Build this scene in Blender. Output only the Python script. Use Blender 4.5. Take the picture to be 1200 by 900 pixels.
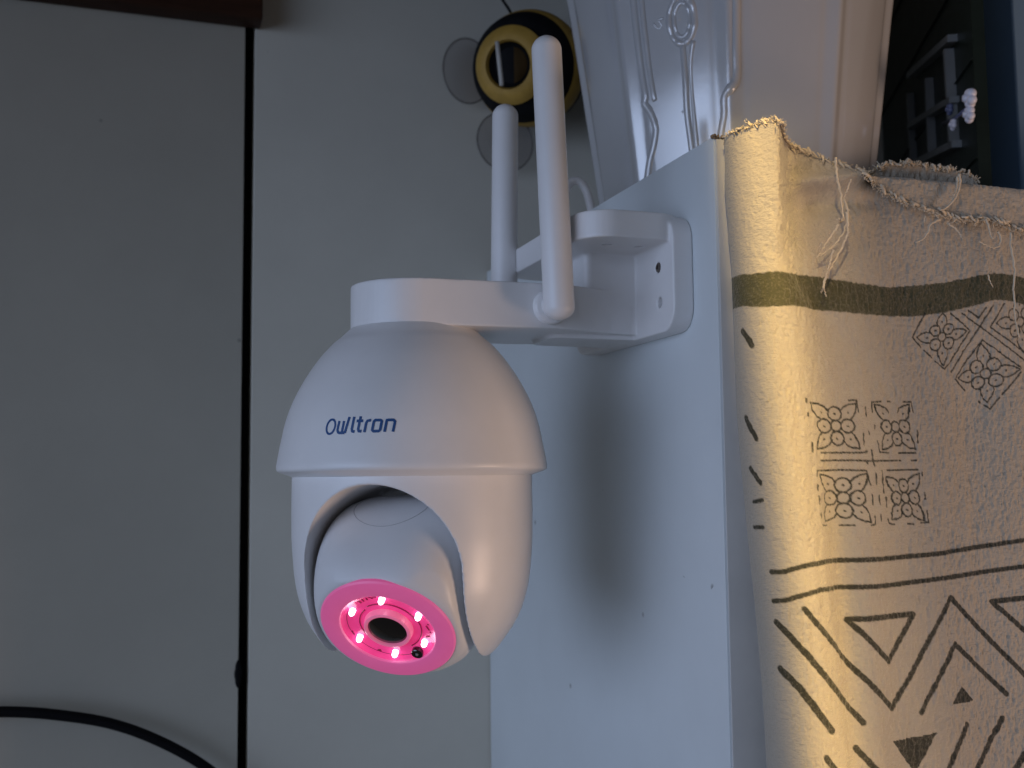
import bpy, bmesh, math, random
import numpy as np
from mathutils import Vector, Matrix

random.seed(7)
rng = np.random.default_rng(7)
for o in list(bpy.data.objects):
    bpy.data.objects.remove(o, do_unlink=True)
SC = bpy.context.scene
COL = SC.collection
R = math.radians

# ------------------------------------------------------------------ camera
cd = bpy.data.cameras.new('camera')
cam = bpy.data.objects.new('camera', cd)
COL.objects.link(cam)
FPX = 1280.0
cd.sensor_width = 36.0
cd.lens = FPX / 1200 * 36
cd.clip_start = 0.01
cd.clip_end = 50
cam.rotation_mode = 'XYZ'
CAMROT = Matrix.Rotation(R(-19.1), 3, 'Z') @ Matrix.Rotation(R(95.0), 3, 'X') @ Matrix.Rotation(R(-0.6), 3, 'Z')
cam.rotation_euler = CAMROT.to_euler('XYZ')
cam.location = (0, 0, 0)
cd.dof.use_dof = True
cd.dof.focus_distance = 0.40
cd.dof.aperture_fstop = 16
SC.camera = cam

def at(px, py, Y):
    """pixel of the 1200x900 photograph -> point on the vertical plane y = Y"""
    v = CAMROT @ Vector(((px - 600) / FPX, -(py - 450) / FPX, -1))
    return v * (Y / v.y)

# ------------------------------------------------------------------ light
w = bpy.data.worlds.new('World')
SC.world = w
w.use_nodes = True
bg = w.node_tree.nodes['Background']
bg.inputs['Color'].default_value = (0.58, 0.54, 0.50, 1)
bg.inputs['Strength'].default_value = 0.080

def area(name, loc, target, sx, sy, power, color, spread=180, roll=0):
    l = bpy.data.lights.new(name, 'AREA')
    l.shape = 'RECTANGLE'
    l.size = sx
    l.size_y = sy
    l.energy = power
    l.color = color
    l.spread = R(spread)
    o = bpy.data.objects.new(name, l)
    COL.objects.link(o)
    o.location = loc
    d = Vector(target) - Vector(loc)
    q = d.to_track_quat('-Z', 'Y').to_matrix() @ Matrix.Rotation(R(roll), 3, 'Z')
    o.rotation_euler = q.to_euler()
    return o

# blue sky light from a window at the left, warm evening light from the right, a slit of low sun
area('window_light', (-1.05, -0.15, -0.02), (0.2, 0.45, -0.12), 2.4, 0.70, 3.0, (0.55, 0.69, 1.0), 70)
area('warm_light', (0.88, -0.20, -0.30), (0.16, 0.40, 0.03), 0.26, 0.26, 1.6, (1.0, 0.69, 0.52), 120)
area('sun_slit', (-0.06, -0.14, 0.27), (0.2200, 0.33, 0.0), 0.010, 0.36, 0.030, (1.0, 0.70, 0.26), 3.0, 6.0)
area('sun_glow', (-0.06, -0.14, 0.27), (0.2370, 0.33, 0.0), 0.016, 0.36, 0.020, (1.0, 0.70, 0.34), 6.0, 7.0)

SC.view_settings.view_transform = 'Standard'
SC.view_settings.look = 'None'
SC.view_settings.exposure = 0.12
SC.view_settings.gamma = 1.0
SC.view_settings.use_curve_mapping = False
SC.render.engine = 'CYCLES'
SC.render.resolution_x = 1024
SC.render.resolution_y = 768
SC.cycles.samples = 128

# ------------------------------------------------------------------ materials
def mat(name, color, rough=0.5, metallic=0.0, spec=0.5, var=0.0, vscale=20, bump=0.0, bscale=200, coat=0.0,
        emit=None, estr=0.0, alpha=1.0, specks=0.0, transmission=0.0, stretch=None):
    m = bpy.data.materials.new(name)
    m.use_nodes = True
    nt = m.node_tree
    b = nt.nodes['Principled BSDF']
    b.inputs['Base Color'].default_value = (*color, 1)
    b.inputs['Roughness'].default_value = rough
    b.inputs['Metallic'].default_value = metallic
    b.inputs['Specular IOR Level'].default_value = spec
    b.inputs['Coat Weight'].default_value = coat
    b.inputs['Coat Roughness'].default_value = 0.12
    b.inputs['Alpha'].default_value = alpha
    b.inputs['Transmission Weight'].default_value = transmission
    if emit:
        b.inputs['Emission Color'].default_value = (*emit, 1)
        b.inputs['Emission Strength'].default_value = estr
    tc = nt.nodes.new('ShaderNodeTexCoord')
    vec = tc.outputs['Object']
    if stretch:
        mp = nt.nodes.new('ShaderNodeMapping')
        mp.inputs['Scale'].default_value = stretch
        nt.links.new(vec, mp.inputs['Vector'])
        vec = mp.outputs['Vector']
    col = None
    if var > 0:
        n = nt.nodes.new('ShaderNodeTexNoise')
        n.inputs['Scale'].default_value = vscale
        n.inputs['Detail'].default_value = 6
        n.inputs['Roughness'].default_value = 0.65
        nt.links.new(vec, n.inputs['Vector'])
        cr = nt.nodes.new('ShaderNodeValToRGB')
        cr.color_ramp.elements[0].position = 0.3
        cr.color_ramp.elements[1].position = 0.7
        cr.color_ramp.elements[0].color = (*[c * (1 - var) for c in color], 1)
        cr.color_ramp.elements[1].color = (*[min(1, c * (1 + var)) for c in color], 1)
        nt.links.new(n.outputs['Fac'], cr.inputs['Fac'])
        col = cr.outputs['Color']
        # the gloss is uneven too
        mr = nt.nodes.new('ShaderNodeMapRange')
        mr.inputs['To Min'].default_value = max(0.03, rough - 0.08)
        mr.inputs['To Max'].default_value = min(1, rough + 0.08)
        nt.links.new(n.outputs['Fac'], mr.inputs['Value'])
        nt.links.new(mr.outputs['Result'], b.inputs['Roughness'])
    if specks > 0:
        v = nt.nodes.new('ShaderNodeTexVoronoi')
        v.inputs['Scale'].default_value = 55
        nt.links.new(tc.outputs['Object'], v.inputs['Vector'])
        n2 = nt.nodes.new('ShaderNodeTexNoise')
        n2.inputs['Scale'].default_value = 24
        nt.links.new(tc.outputs['Object'], n2.inputs['Vector'])
        gt = nt.nodes.new('ShaderNodeMath'); gt.operation = 'GREATER_THAN'
        gt.inputs[1].default_value = 0.62
        nt.links.new(n2.outputs['Fac'], gt.inputs[0])
        mr2 = nt.nodes.new('ShaderNodeMapRange')
        mr2.inputs['From Min'].default_value = 0.04
        mr2.inputs['From Max'].default_value = 0.09
        mr2.inputs['To Min'].default_value = specks
        mr2.inputs['To Max'].default_value = 0
        nt.links.new(v.outputs['Distance'], mr2.inputs['Value'])
        mu = nt.nodes.new('ShaderNodeMath'); mu.operation = 'MULTIPLY'
        nt.links.new(mr2.outputs['Result'], mu.inputs[0])
        nt.links.new(gt.outputs[0], mu.inputs[1])
        mx = nt.nodes.new('ShaderNodeMix'); mx.data_type = 'RGBA'
        nt.links.new(mu.outputs[0], mx.inputs['Factor'])
        if col is not None:
            nt.links.new(col, mx.inputs[6])
        else:
            mx.inputs[6].default_value = (*color, 1)
        mx.inputs[7].default_value = (0.09, 0.08, 0.07, 1)
        col = mx.outputs[2]
    if col is not None:
        nt.links.new(col, b.inputs['Base Color'])
    if bump > 0:
        n3 = nt.nodes.new('ShaderNodeTexNoise')
        n3.inputs['Scale'].default_value = bscale
        n3.inputs['Detail'].default_value = 4
        nt.links.new(vec, n3.inputs['Vector'])
        bp = nt.nodes.new('ShaderNodeBump')
        bp.inputs['Strength'].default_value = bump
        bp.inputs['Distance'].default_value = 0.001
        nt.links.new(n3.outputs['Fac'], bp.inputs['Height'])
        nt.links.new(bp.outputs['Normal'], b.inputs['Normal'])
    return m

M = {}
M['plastic'] = mat('white_plastic', (0.80, 0.79, 0.785), 0.36, var=0.02, vscale=60, bump=0.02, bscale=1800)
M['plastic_ball'] = mat('white_plastic_satin', (0.74, 0.735, 0.74), 0.42, var=0.02, vscale=60, bump=0.02, bscale=1800)
M['laminate'] = mat('white_laminate', (0.66, 0.70, 0.71), 0.42, var=0.035, vscale=14, bump=0.05, bscale=90, specks=0.6)
M['laminate_edge'] = mat('laminate_edge_band', (0.58, 0.57, 0.55), 0.5, var=0.06, vscale=30, bump=0.1, bscale=150, specks=0.6)
M['chipboard'] = mat('raw_chipboard', (0.20, 0.14, 0.09), 0.9, var=0.4, vscale=300, bump=0.6, bscale=500)
M['wall'] = mat('painted_board', (0.56, 0.535, 0.46), 0.7, spec=0.15, var=0.05, vscale=9, bump=0.06, bscale=60, specks=0.45)
M['gap'] = mat('dark_gap', (0.008, 0.008, 0.009), 0.9)
M['wood'] = mat('brown_wood', (0.042, 0.018, 0.010), 0.6, spec=0.2, var=0.35, vscale=25, bump=0.2, bscale=60, stretch=(1, 8, 8))
M['rubber'] = mat('black_rubber', (0.005, 0.005, 0.006), 0.7, spec=0.12, bump=0.05, bscale=400)
M['ceramic'] = mat('white_glazed_ceramic', (0.48, 0.48, 0.485), 0.13, spec=0.9, var=0.03, vscale=20, coat=1.0, bump=0.10, bscale=28)
M['bee_black'] = mat('black_paint', (0.008, 0.008, 0.009), 0.75, spec=0.12, var=0.3, vscale=60, bump=0.2, bscale=300)
M['bee_yellow'] = mat('yellow_paint', (0.42, 0.25, 0.045), 0.55, var=0.2, vscale=80, bump=0.25, bscale=300)
M['bee_brown'] = mat('brown_paint', (0.06, 0.036, 0.014), 0.8, spec=0.1, var=0.2, vscale=80)
M['bone'] = mat('off_white_stick', (0.55, 0.52, 0.47), 0.6, var=0.1, vscale=100)
M['clear'] = mat('clear_smoky_plastic', (0.26, 0.23, 0.215), 0.3, alpha=0.28)
M['clear_rim'] = mat('smoky_rim', (0.10, 0.09, 0.085), 0.3, alpha=0.5)
M['toy_green'] = mat('dark_green_plastic', (0.004, 0.010, 0.006), 0.4, var=0.1, vscale=80)
M['toy_grey'] = mat('dark_grey_plastic', (0.17, 0.18, 0.18), 0.4, var=0.08, vscale=90)
M['toy_white'] = mat('white_toy_plastic', (0.62, 0.62, 0.70), 0.35)
M['toy_blue'] = mat('blue_toy_plastic', (0.10, 0.12, 0.22), 0.35)
M['board_blue_light'] = mat('board_painted_blue_light', (0.17, 0.28, 0.43), 0.5, var=0.06, vscale=20)  # blue window light is put into this pale board's base colour
M['metal'] = mat('dull_steel', (0.25, 0.22, 0.20), 0.4, metallic=0.9, var=0.2, vscale=300)
M['hole'] = mat('hole_grey', (0.22, 0.22, 0.23), 0.7)
M['seam'] = mat('seam_grey', (0.46, 0.45, 0.46), 0.6)
M['ink_blue'] = mat('blue_print', (0.012, 0.075, 0.24), 0.45)
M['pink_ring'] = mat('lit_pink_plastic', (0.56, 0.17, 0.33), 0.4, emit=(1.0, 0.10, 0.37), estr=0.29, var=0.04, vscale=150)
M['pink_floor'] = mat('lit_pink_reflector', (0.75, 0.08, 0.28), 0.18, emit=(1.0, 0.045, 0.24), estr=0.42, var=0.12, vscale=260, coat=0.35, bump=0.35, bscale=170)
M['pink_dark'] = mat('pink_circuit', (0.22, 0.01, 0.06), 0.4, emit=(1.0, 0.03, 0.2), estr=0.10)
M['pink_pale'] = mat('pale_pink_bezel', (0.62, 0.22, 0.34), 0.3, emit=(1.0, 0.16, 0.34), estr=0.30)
M['led'] = mat('lit_led', (1, 0.9, 0.95), 0.3, emit=(1.0, 0.80, 0.92), estr=4.0)
M['lens'] = mat('black_lens_glass', (0.004, 0.003, 0.004), 0.08, coat=1.0)

# ------------------------------------------------------------------ helpers
def link(name, me, m=None, parent=None, smooth=True):
    o = bpy.data.objects.new(name, me)
    COL.objects.link(o)
    if m is not None:
        me.materials.append(m)
    if smooth:
        me.polygons.foreach_set('use_smooth', [True] * len(me.polygons))
    if parent is not None:
        o.parent = parent
        o.matrix_parent_inverse = parent.matrix_world.inverted() if False else Matrix.Identity(4)
    return o

def tag(o, label=None, cat=None, group=None, kind=None):
    if label: o['label'] = label
    if cat: o['category'] = cat
    if group: o['group'] = group
    if kind: o['kind'] = kind
    return o

def bm_obj(name, bm, m, parent=None, smooth=True, angle=None):
    me = bpy.data.meshes.new(name)
    bmesh.ops.recalc_face_normals(bm, faces=bm.faces)
    bm.to_mesh(me)
    bm.free()
    o = link(name, me, m, parent, smooth)
    if angle is not None:
        me.set_sharp_from_angle(angle=R(angle))
    return o

def add_box(bm, lo, hi, bevel=0.0, seg=2):
    r = bmesh.ops.create_cube(bm, size=1)
    vs = r['verts']
    for v in vs:
        v.co = Vector([lo[i] + (v.co[i] + 0.5) * (hi[i] - lo[i]) for i in range(3)])
    if bevel > 0:
        es = list({e for v in vs for e in v.link_edges})
        bmesh.ops.bevel(bm, geom=es, offset=bevel, segments=seg, profile=0.5, affect='EDGES')

def add_prism(bm, pts, depth_vec, mat3=None, org=Vector((0, 0, 0))):
    """closed prism over a list of 3D points"""
    a = [bm.verts.new(p) for p in pts]
    b = [bm.verts.new(Vector(p) + depth_vec) for p in pts]
    n = len(pts)
    bm.faces.new(a)
    bm.faces.new(b[::-1])
    for i in range(n):
        bm.faces.new((a[i], b[i], b[(i + 1) % n], a[(i + 1) % n]))

def rrect(x0, y0, x1, y1, r, n=8):
    pts = []
    for cx, cy, a0 in ((x1 - r, y1 - r, 0), (x0 + r, y1 - r, 90), (x0 + r, y0 + r, 180), (x1 - r, y0 + r, 270)):
        for k in range(n + 1):
            a = R(a0 + 90 * k / n)
            pts.append((cx + r * math.cos(a), cy + r * math.sin(a)))
    return pts

def lathe_mesh(bm, prof, n=96, mtx=Matrix.Identity(4), closed=False):
    rings = []
    for (r, z) in prof:
        if r < 1e-7:
            rings.append([bm.verts.new(mtx @ Vector((0, 0, z)))])
        else:
            rings.append([bm.verts.new(mtx @ Vector((r * math.cos(2 * math.pi * k / n), r * math.sin(2 * math.pi * k / n), z))) for k in range(n)])
    m = len(rings)
    for i in range(m if closed else m - 1):
        a, b = rings[i], rings[(i + 1) % m]
        if len(a) == 1 and len(b) == 1:
            continue
        for k in range(n):
            k2 = (k + 1) % n
            if len(a) == 1:
                bm.faces.new((a[0], b[k], b[k2]))
            elif len(b) == 1:
                bm.faces.new((a[k], a[k2], b[0]))
            else:
                bm.faces.new((a[k], a[k2], b[k2], b[k]))

def catmull(pts, sub=8):
    P = [Vector(p) for p in pts]
    P = [P[0] * 2 - P[1]] + P + [P[-1] * 2 - P[-2]]
    out = []
    for i in range(1, len(P) - 2):
        for k in range(sub):
            t = k / sub
            a, b, c, d = P[i - 1], P[i], P[i + 1], P[i + 2]
            out.append(0.5 * ((2 * b) + (c - a) * t + (2 * a - 5 * b + 4 * c - d) * t * t + (3 * b - a - 3 * c + d) * t ** 3))
    out.append(P[-2])
    return out

def add_tube(bm, pts, r, n=8, taper=None, caps=True):
    pts = [Vector(p) for p in pts]
    up = Vector((0.13, 0.31, 0.94))
    rings = []
    for i, p in enumerate(pts):
        d = (pts[min(i + 1, len(pts) - 1)] - pts[max(i - 1, 0)])
        if d.length < 1e-9: d = Vector((0, 0, 1))
        d.normalize()
        a = d.cross(up)
        if a.length < 1e-3: a = d.cross(Vector((1, 0, 0)))
        a.normalize()
        b = d.cross(a)
        rr = r if taper is None else r * taper(i / max(1, len(pts) - 1))
        rings.append([bm.verts.new(p + (a * math.cos(2 * math.pi * k / n) + b * math.sin(2 * math.pi * k / n)) * rr) for k in range(n)])
    for i in range(len(rings) - 1):
        for k in range(n):
            k2 = (k + 1) % n
            bm.faces.new((rings[i][k], rings[i][k2], rings[i + 1][k2], rings[i + 1][k]))
    if caps:
        bm.faces.new(rings[0][::-1])
        bm.faces.new(rings[-1])

def bake(o, name, m, parent, voxel=None, smooth_it=0, boolean=None, union_first=False):
    """apply boolean / voxel remesh / smooth modifiers and return a clean mesh object"""
    if union_first:
        md = o.modifiers.new('union', 'REMESH'); md.mode = 'VOXEL'; md.voxel_size = voxel
    if boolean is not None:
        for cut in (boolean if isinstance(boolean, list) else [boolean]):
            md = o.modifiers.new('cut', 'BOOLEAN'); md.operation = 'DIFFERENCE'; md.solver = 'EXACT'; md.object = cut
    if voxel:
        md = o.modifiers.new('remesh', 'REMESH'); md.mode = 'VOXEL'; md.voxel_size = voxel; md.use_smooth_shade = True
    if smooth_it:
        md = o.modifiers.new('smooth', 'SMOOTH'); md.factor = 0.5; md.iterations = smooth_it
    dg = bpy.context.evaluated_depsgraph_get()
    dg.update()
    me = bpy.data.meshes.new_from_object(o.evaluated_get(dg))
    bpy.data.objects.remove(o, do_unlink=True)
    if boolean is not None:
        for cut in (boolean if isinstance(boolean, list) else [boolean]):
            bpy.data.objects.remove(cut, do_unlink=True)
    me.materials.clear()
    me.name = name
    return link(name, me, m, parent)

def empty(name, loc):
    o = bpy.data.objects.new(name, None)
    COL.objects.link(o)
    o.location = loc
    o.empty_display_size = 0.02
    return o

def parent_keep(o, p):
    o.parent = p
    o.matrix_parent_inverse = Matrix.Translation(p.location).inverted() if p.parent is None and p.type == 'EMPTY' else Matrix.Identity(4)

def adopt(p, *objs):
    """child geometry is modelled in world coordinates; the parent Empty only has a location"""
    loc = Vector(p.location)
    for o in objs:
        o.parent = p
        if o.type == 'MESH':
            if not o.get('_shared'):
                o.data.transform(Matrix.Translation(-loc))

PX = 0.203          # plane of the cabinet's left face
PF = 0.3528         # front of the cabinet's side board
WY = 0.6326         # back wall
YC = 0.4205         # axis of the camera arm
AX = 0.104          # dome axis
S = 0.43 / 1280     # metres per photo pixel at the dome

# ------------------------------------------------------------------ back wall: two painted boards with a dark gap
bm = bmesh.new()
add_box(bm, (-1.6, WY + 0.016, -0.9), (1.2, WY + 0.05, 0.9))
wall = bm_obj('wall', bm, M['gap'], smooth=False)
tag(wall, kind='structure')
gapL, gapR = at(289.5, 450, WY).x - 0.001, at(289.5, 450, WY).x + 0.0042
gx = at(289, 450, WY).x
for lo, hi in ((-1.6, gx - 0.0028), (gx + 0.0028, 1.2)):
    bm = bmesh.new()
    add_box(bm, (lo, WY, -0.9), (hi, WY + 0.015, 0.9), 0.0008, 2)
    p = bm_obj('wall_panel', bm, M['wall'], wall, angle=40)
# drip of sealant in the gap
bm = bmesh.new()
p0 = at(278, 790, WY)
for k in range(3):
    r_ = bmesh.ops.create_icosphere(bm, subdivisions=3, radius=0.0022)
    for v in r_['verts']:
        v.co = Vector((p0.x - 0.0007 + 0.0010, WY + 0.0005, p0.z + (k - 1) * 0.0030)) + Vector((v.co.x * (1.0 if k == 1 else 0.75), v.co.y * 0.5, v.co.z * 2.2))
bm_obj('sealant_blob', bm, M['rubber'], wall)

# ------------------------------------------------------------------ brown rail at the top left
e = at(307, 35, WY - 0.012)
zb = at(300, 35, WY).z
bm = bmesh.new()
add_box(bm, (-1.6, WY - 0.016, zb), (e.x, WY - 0.0005, zb + 0.05), 0.0012, 2)
shelf = empty('rail_and_shade_board', (e.x, WY, zb))
tag(shelf, 'dark brown wooden rail along the top left of the wall, with an added shade board', 'shelf')
rail = bm_obj('rail', bm, M['wood'], angle=40)
bm = bmesh.new()
add_box(bm, (-1.6, WY - 0.26, zb + 0.052), (0.30, WY - 0.0005, zb + 0.070), 0.0012, 2)  # unseen board above the frame, added to darken the upper wall
board = bm_obj('shade_board', bm, M['wood'], angle=40)
adopt(shelf, rail, board)

# ------------------------------------------------------------------ black cable at the lower left
pts = [at(x, y, WY - 0.012) for x, y in ((-140, 850), (-70, 836), (0, 834), (60, 837), (130, 848), (190, 870), (245, 902), (290, 945), (330, 1010))]
bm = bmesh.new()
add_tube(bm, catmull(pts, 10), 0.0028, 12)
tag(bm_obj('power_cable', bm, M['rubber']), 'thick black cable curving in an arc across the lower left wall', 'cable')

# ------------------------------------------------------------------ cabinet
cab = empty('cabinet', (PX, PF, -0.9))
tag(cab, 'white laminate cabinet whose side board carries the security camera', 'cabinet')
ZT = 0.1275
bm = bmesh.new()
add_box(bm, (PX, PF, -0.9), (PX + 0.017, WY - 0.001, ZT), 0.0006, 2)
# chipped corner: pull a little notch at the front top
side = bm_obj('side_panel', bm, M['laminate'], angle=40)
bm = bmesh.new()
add_box(bm, (PX + 0.0007, PF - 0.0009, -0.9), (PX + 0.0168, PF - 0.0001, ZT - 0.0012), 0.0003, 2)
edge = bm_obj('edge_band', bm, M['laminate_edge'], angle=40)
bm = bmesh.new()
pc = at(835, 161, PF)
for k in range(14):
    r_ = bmesh.ops.create_icosphere(bm, subdivisions=1, radius=random.uniform(.0004, .0010))
    off = Vector((PX + random.uniform(-.0003, .0040), PF + random.uniform(-.0013, .0006), ZT - random.uniform(-.0002, .0012)))
    for v in r_['verts']: v.co = off + v.co
chip = bm_obj('chipped_corner', bm, M['chipboard'], smooth=False)
bm = bmesh.new()
add_box(bm, (PX + 0.0175, 0.392, 0.105), (0.62, WY - 0.002, 0.1262), 0.0006, 2)
top = bm_obj('top_board', bm, M['laminate'], angle=40)
bm = bmesh.new()
add_box(bm, (0.60, PF, -0.9), (0.617, WY - 0.002, 0.1045), 0.0006, 2)
side2 = bm_obj('side_panel', bm, M['laminate'], angle=40)
bm = bmesh.new()
add_box(bm, (PX + 0.0175, PF + 0.012, -0.9), (0.5995, PF + 0.028, 0.104), 0.0006, 2)
door = bm_obj('door', bm, M['laminate'], angle=40)
adopt(cab, side, edge, chip, top, side2, door)

# ------------------------------------------------------------------ security camera
cm = empty('security_camera', (PX, YC, 0.062))
tag(cm, 'white wall mounted dome security camera with two antennas and pink lit lens', 'security camera')
parts = []
FA = R(-90 - 33)                     # heading the camera looks along (world angle of its front)
fv = Vector((math.cos(FA), math.sin(FA), 0))     # forward of the yoke
uv = Vector((-fv.y, fv.x, 0))                    # sideways, to the right in the picture
ZR = 0.0051                          # height of the dome rim
AXP = Vector((AX, YC, ZR))

# dome (upper shell)
out = [(0, 166), (66, 166), (69, 165.2), (74, 161.5), (84, 152), (94.5, 143), (110.5, 124.5), (125.5, 102), (138, 78), (146.5, 55), (151.5, 33), (155.5, 12), (157, 3), (157, -1), (156.2, -3.2), (153.5, -4.8), (140, -9.5), (139, -10.5), (100, -10.5), (0, -10.5)]
def smooth_prof(pr, lo, hi, sub=6):
    seg = [Vector((a, b, 0)) for a, b in pr[lo:hi]]
    c = catmull(seg, sub)
    return pr[:lo] + [(v.x, v.y) for v in c] + pr[hi:]
prof = smooth_prof(out, 2, 14, 6)
bm = bmesh.new()
lathe_mesh(bm, [(r * S, z * S) for r, z in prof], 192, Matrix.Translation(AXP))
dome = bm_obj('dome', bm, M['plastic'], angle=50)
parts.append(dome)

# lower shell: bowl with an arched slot that leaves two yoke arms
W_ = 89.5
ZBALL = -112
bp = [(0, -8), (139.3, -8), (139.5, -30), (139.5, -60), (138.5, -92), (133.5, -136), (122, -171), (105, -197), (92, -212), (70, -228), (0, -240)]
bm = bmesh.new()
bpp = smooth_prof(bp, 1, 10, 6)
lathe_mesh(bm, [(r * S, z * S) for r, z in bpp], 160, Matrix.Translation(AXP))
shell0 = bm_obj('tmp', bm, None)
bm = bmesh.new()
arch = []
for k in range(49):
    a = math.pi * k / 48
    arch.append((W_ * math.cos(a), ZBALL + W_ * 1.04 * math.sin(a)))
arch = arch + [(-W_, -300), (W_, -300)]
pts = [AXP + uv * (a * S) + Vector((0, 0, b * S)) - fv * (105 * S) for a, b in arch]
add_prism(bm, pts, fv * (340 * S))
cut = bm_obj('tmpcut', bm, None)
shell = bake(shell0, 'lower_shell', M['plastic'], None, voxel=0.00042, smooth_it=7, boolean=cut)
parts.append(shell)

# ball head: barrel with rounded sides, cut flat by the lens face
RB = 98.5
TILT = R(41.6)
BA = FA - R(0.5)
bf = Vector((math.cos(BA), math.sin(BA), 0)); bu = Vector((-bf.y, bf.x, 0))
BC = AXP + fv * (33 * S) + Vector((0, 0, -131 * S))
nrm = bf * math.cos(TILT) + Vector((0, 0, -math.sin(TILT)))
fup = bf * math.sin(TILT) + Vector((0, 0, math.cos(TILT)))      # 'up' on the face
HF = 69
FR = 73
NU, NT = 120, 160
bm = bmesh.new()
grid = []
A_ = 88.6
for i in range(NU + 1):
    ph = -math.pi / 2 + math.pi * i / NU
    # superellipse cross-section
    ex = 2 / 3.2
    cu = math.copysign(abs(math.sin(ph)) ** ex, math.sin(ph)) * A_
    cr_ = abs(math.cos(ph)) ** ex * RB
    row = []
    if i in (0, NU):
        row = [bm.verts.new(BC + bu * (cu * S))]
    else:
        for j in range(NT):
            t = 2 * math.pi * j / NT
            p = nrm * math.cos(t) * cr_ + fup * math.sin(t) * cr_ + bu * cu
            row.append(bm.verts.new(BC + p * S))
    grid.append(row)
for i in range(NU):
    a, b = grid[i], grid[i + 1]
    for j in range(NT):
        j2 = (j + 1) % NT
        if len(a) == 1: bm.faces.new((a[0], b[j], b[j2]))
        elif len(b) == 1: bm.faces.new((a[j], a[j2], b[0]))
        else: bm.faces.new((a[j], a[j2], b[j2], b[j]))
ball0 = bm_obj('tmpball', bm, None)
# half-space cut in front of the face and a turned shoulder
FM = Matrix((( bu.x, fup.x, nrm.x, 0), (bu.y, fup.y, nrm.y, 0), (bu.z, fup.z, nrm.z, 0), (0, 0, 0, 1)))
FM = Matrix.Translation(BC) @ FM          # local x = bu, y = face up, z = outward normal
bm = bmesh.new()
lathe_mesh(bm, [(0, (HF - 10) * S), ((FR - 6) * S, (HF - 10) * S), ((FR - 2) * S, (HF - 2.5) * S), ((FR + 1.5) * S, (HF - 2.5) * S), ((FR + 3.5) * S, (HF - 1.2) * S), ((FR + 10) * S, (HF - 5.5) * S), ((FR + 25) * S, (HF - 23) * S), ((FR + 60) * S, (HF - 80) * S), (200 * S, (HF - 80) * S), (200 * S, 300 * S), (0, 300 * S)], 96, FM)
cut = bm_obj('tmpcut', bm, None)
ball = bake(ball0, 'ball_head', M['plastic_ball'], None, voxel=0.0005, smooth_it=24, boolean=cut)

def face_obj(name, prof, m, n=96, off=(0, 0)):
    bm = bmesh.new()
    mt = FM @ Matrix.Translation((off[0] * S, off[1] * S, HF * S))
    lathe_mesh(bm, [(r * S, z * S) for r, z in prof], n, mt)
    return bm_obj(name, bm, m, angle=35)
sub = []
sub.append(face_obj('face_ring', [(53, -9), (53, -1.2), (54, 0.4), (56, 1.2), (62, 1.6), (70, 1.4), (74, 0.4), (75.6, -1.5), (75.6, -5), (60, -8)], M['pink_ring']))
sub.append(face_obj('reflector', [(0, -6.5), (26, -6.5), (30, -7.2), (44, -7.2), (49, -5.5), (52.9, -2)], M['pink_floor']))
sub.append(face_obj('lens_bezel', [(22, -6), (22.2, 1.2), (24.2, 2.2), (26.2, 1.0), (27.5, -6.4)], M['pink_pale']))
sub.append(face_obj('lens', [(0, 2.6), (8, 2.3), (15, 1.2), (22, -1.0), (22, -3)], M['lens']))
LR = 43
for k in range(6):
    a = R(-90 + 60 * k + 4)
    sub.append(face_obj('led', [(0, 0.8), (2.0, 0.3), (3.2, -1.6), (3.5, -7), (3.5, -8)], M['led'], 20, (LR * math.cos(a), -LR * math.sin(a))))
for dx, dy in ((24, -40),):
    sub.append(face_obj('light_sensor', [(0, -2.2), (2.2, -2.2), (2.6, -1.2), (6.2, -1.2), (6.8, -2), (6.8, -7)], M['lens'], 24, (dx, dy)))
    sub.append(face_obj('sensor_eye', [(0, 0.2), (1.4, -0.3), (1.9, -2.4)], M['hole'], 16, (dx, dy)))
sub.append(face_obj('microphone_hole', [(0, -6.0), (2.6, -6.0), (3.0, -6.9)], M['pink_dark'], 16, (-22, -42)))
# printed circuit details in the reflector
bm = bmesh.new()
def fp(x, y, z): return FM @ Vector((x * S, y * S, (HF + z) * S))
for (cx, cy, wx, wy, ang) in [(-20, 42, 1.5, 7, 20), (-15, 45, 1.5, 8, 12), (-10, 45, 1.4, 6, 60), (-5, 46, 4, 1.6, 0), (-24, 38, 1.4, 5, 40),
                              (44, -2, 1.4, 7, 20), (47, -10, 1.4, 6, 40), (41, -16, 5, 1.3, 20), (46, 4, 3, 1.2, 0),
                              (-45, -12, 1.4, 6, 10), (-40, -26, 1.4, 5, 50), (0, -48, 5, 1.2, 0)]:
    a = R(ang)
    q = [(cx + math.cos(a) * sx * wx - math.sin(a) * sy * wy, cy + math.sin(a) * sx * wx + math.cos(a) * sy * wy) for sx, sy in ((-.5, -.5), (.5, -.5), (.5, .5), (-.5, .5))]
    add_prism(bm, [fp(x, y, -7.3) for x, y in q], nrm * (1.3 * S))
sub.append(bm_obj('circuit_trace', bm, M['pink_dark'], smooth=False))
for rr, a0, a1 in ((35, 20, 120), (33, 130, 200), (36.5, -60, 15), (47.5, 150, 290)):
    bm = bmesh.new()
    add_tube(bm, [fp(rr * math.cos(R(a0 + (a1 - a0) * k / 24)), rr * math.sin(R(a0 + (a1 - a0) * k / 24)), -6.6) for k in range(25)], 0.75 * S, 6)
    sub.append(bm_obj('reflector_groove', bm, M['pink_dark']))
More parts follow.
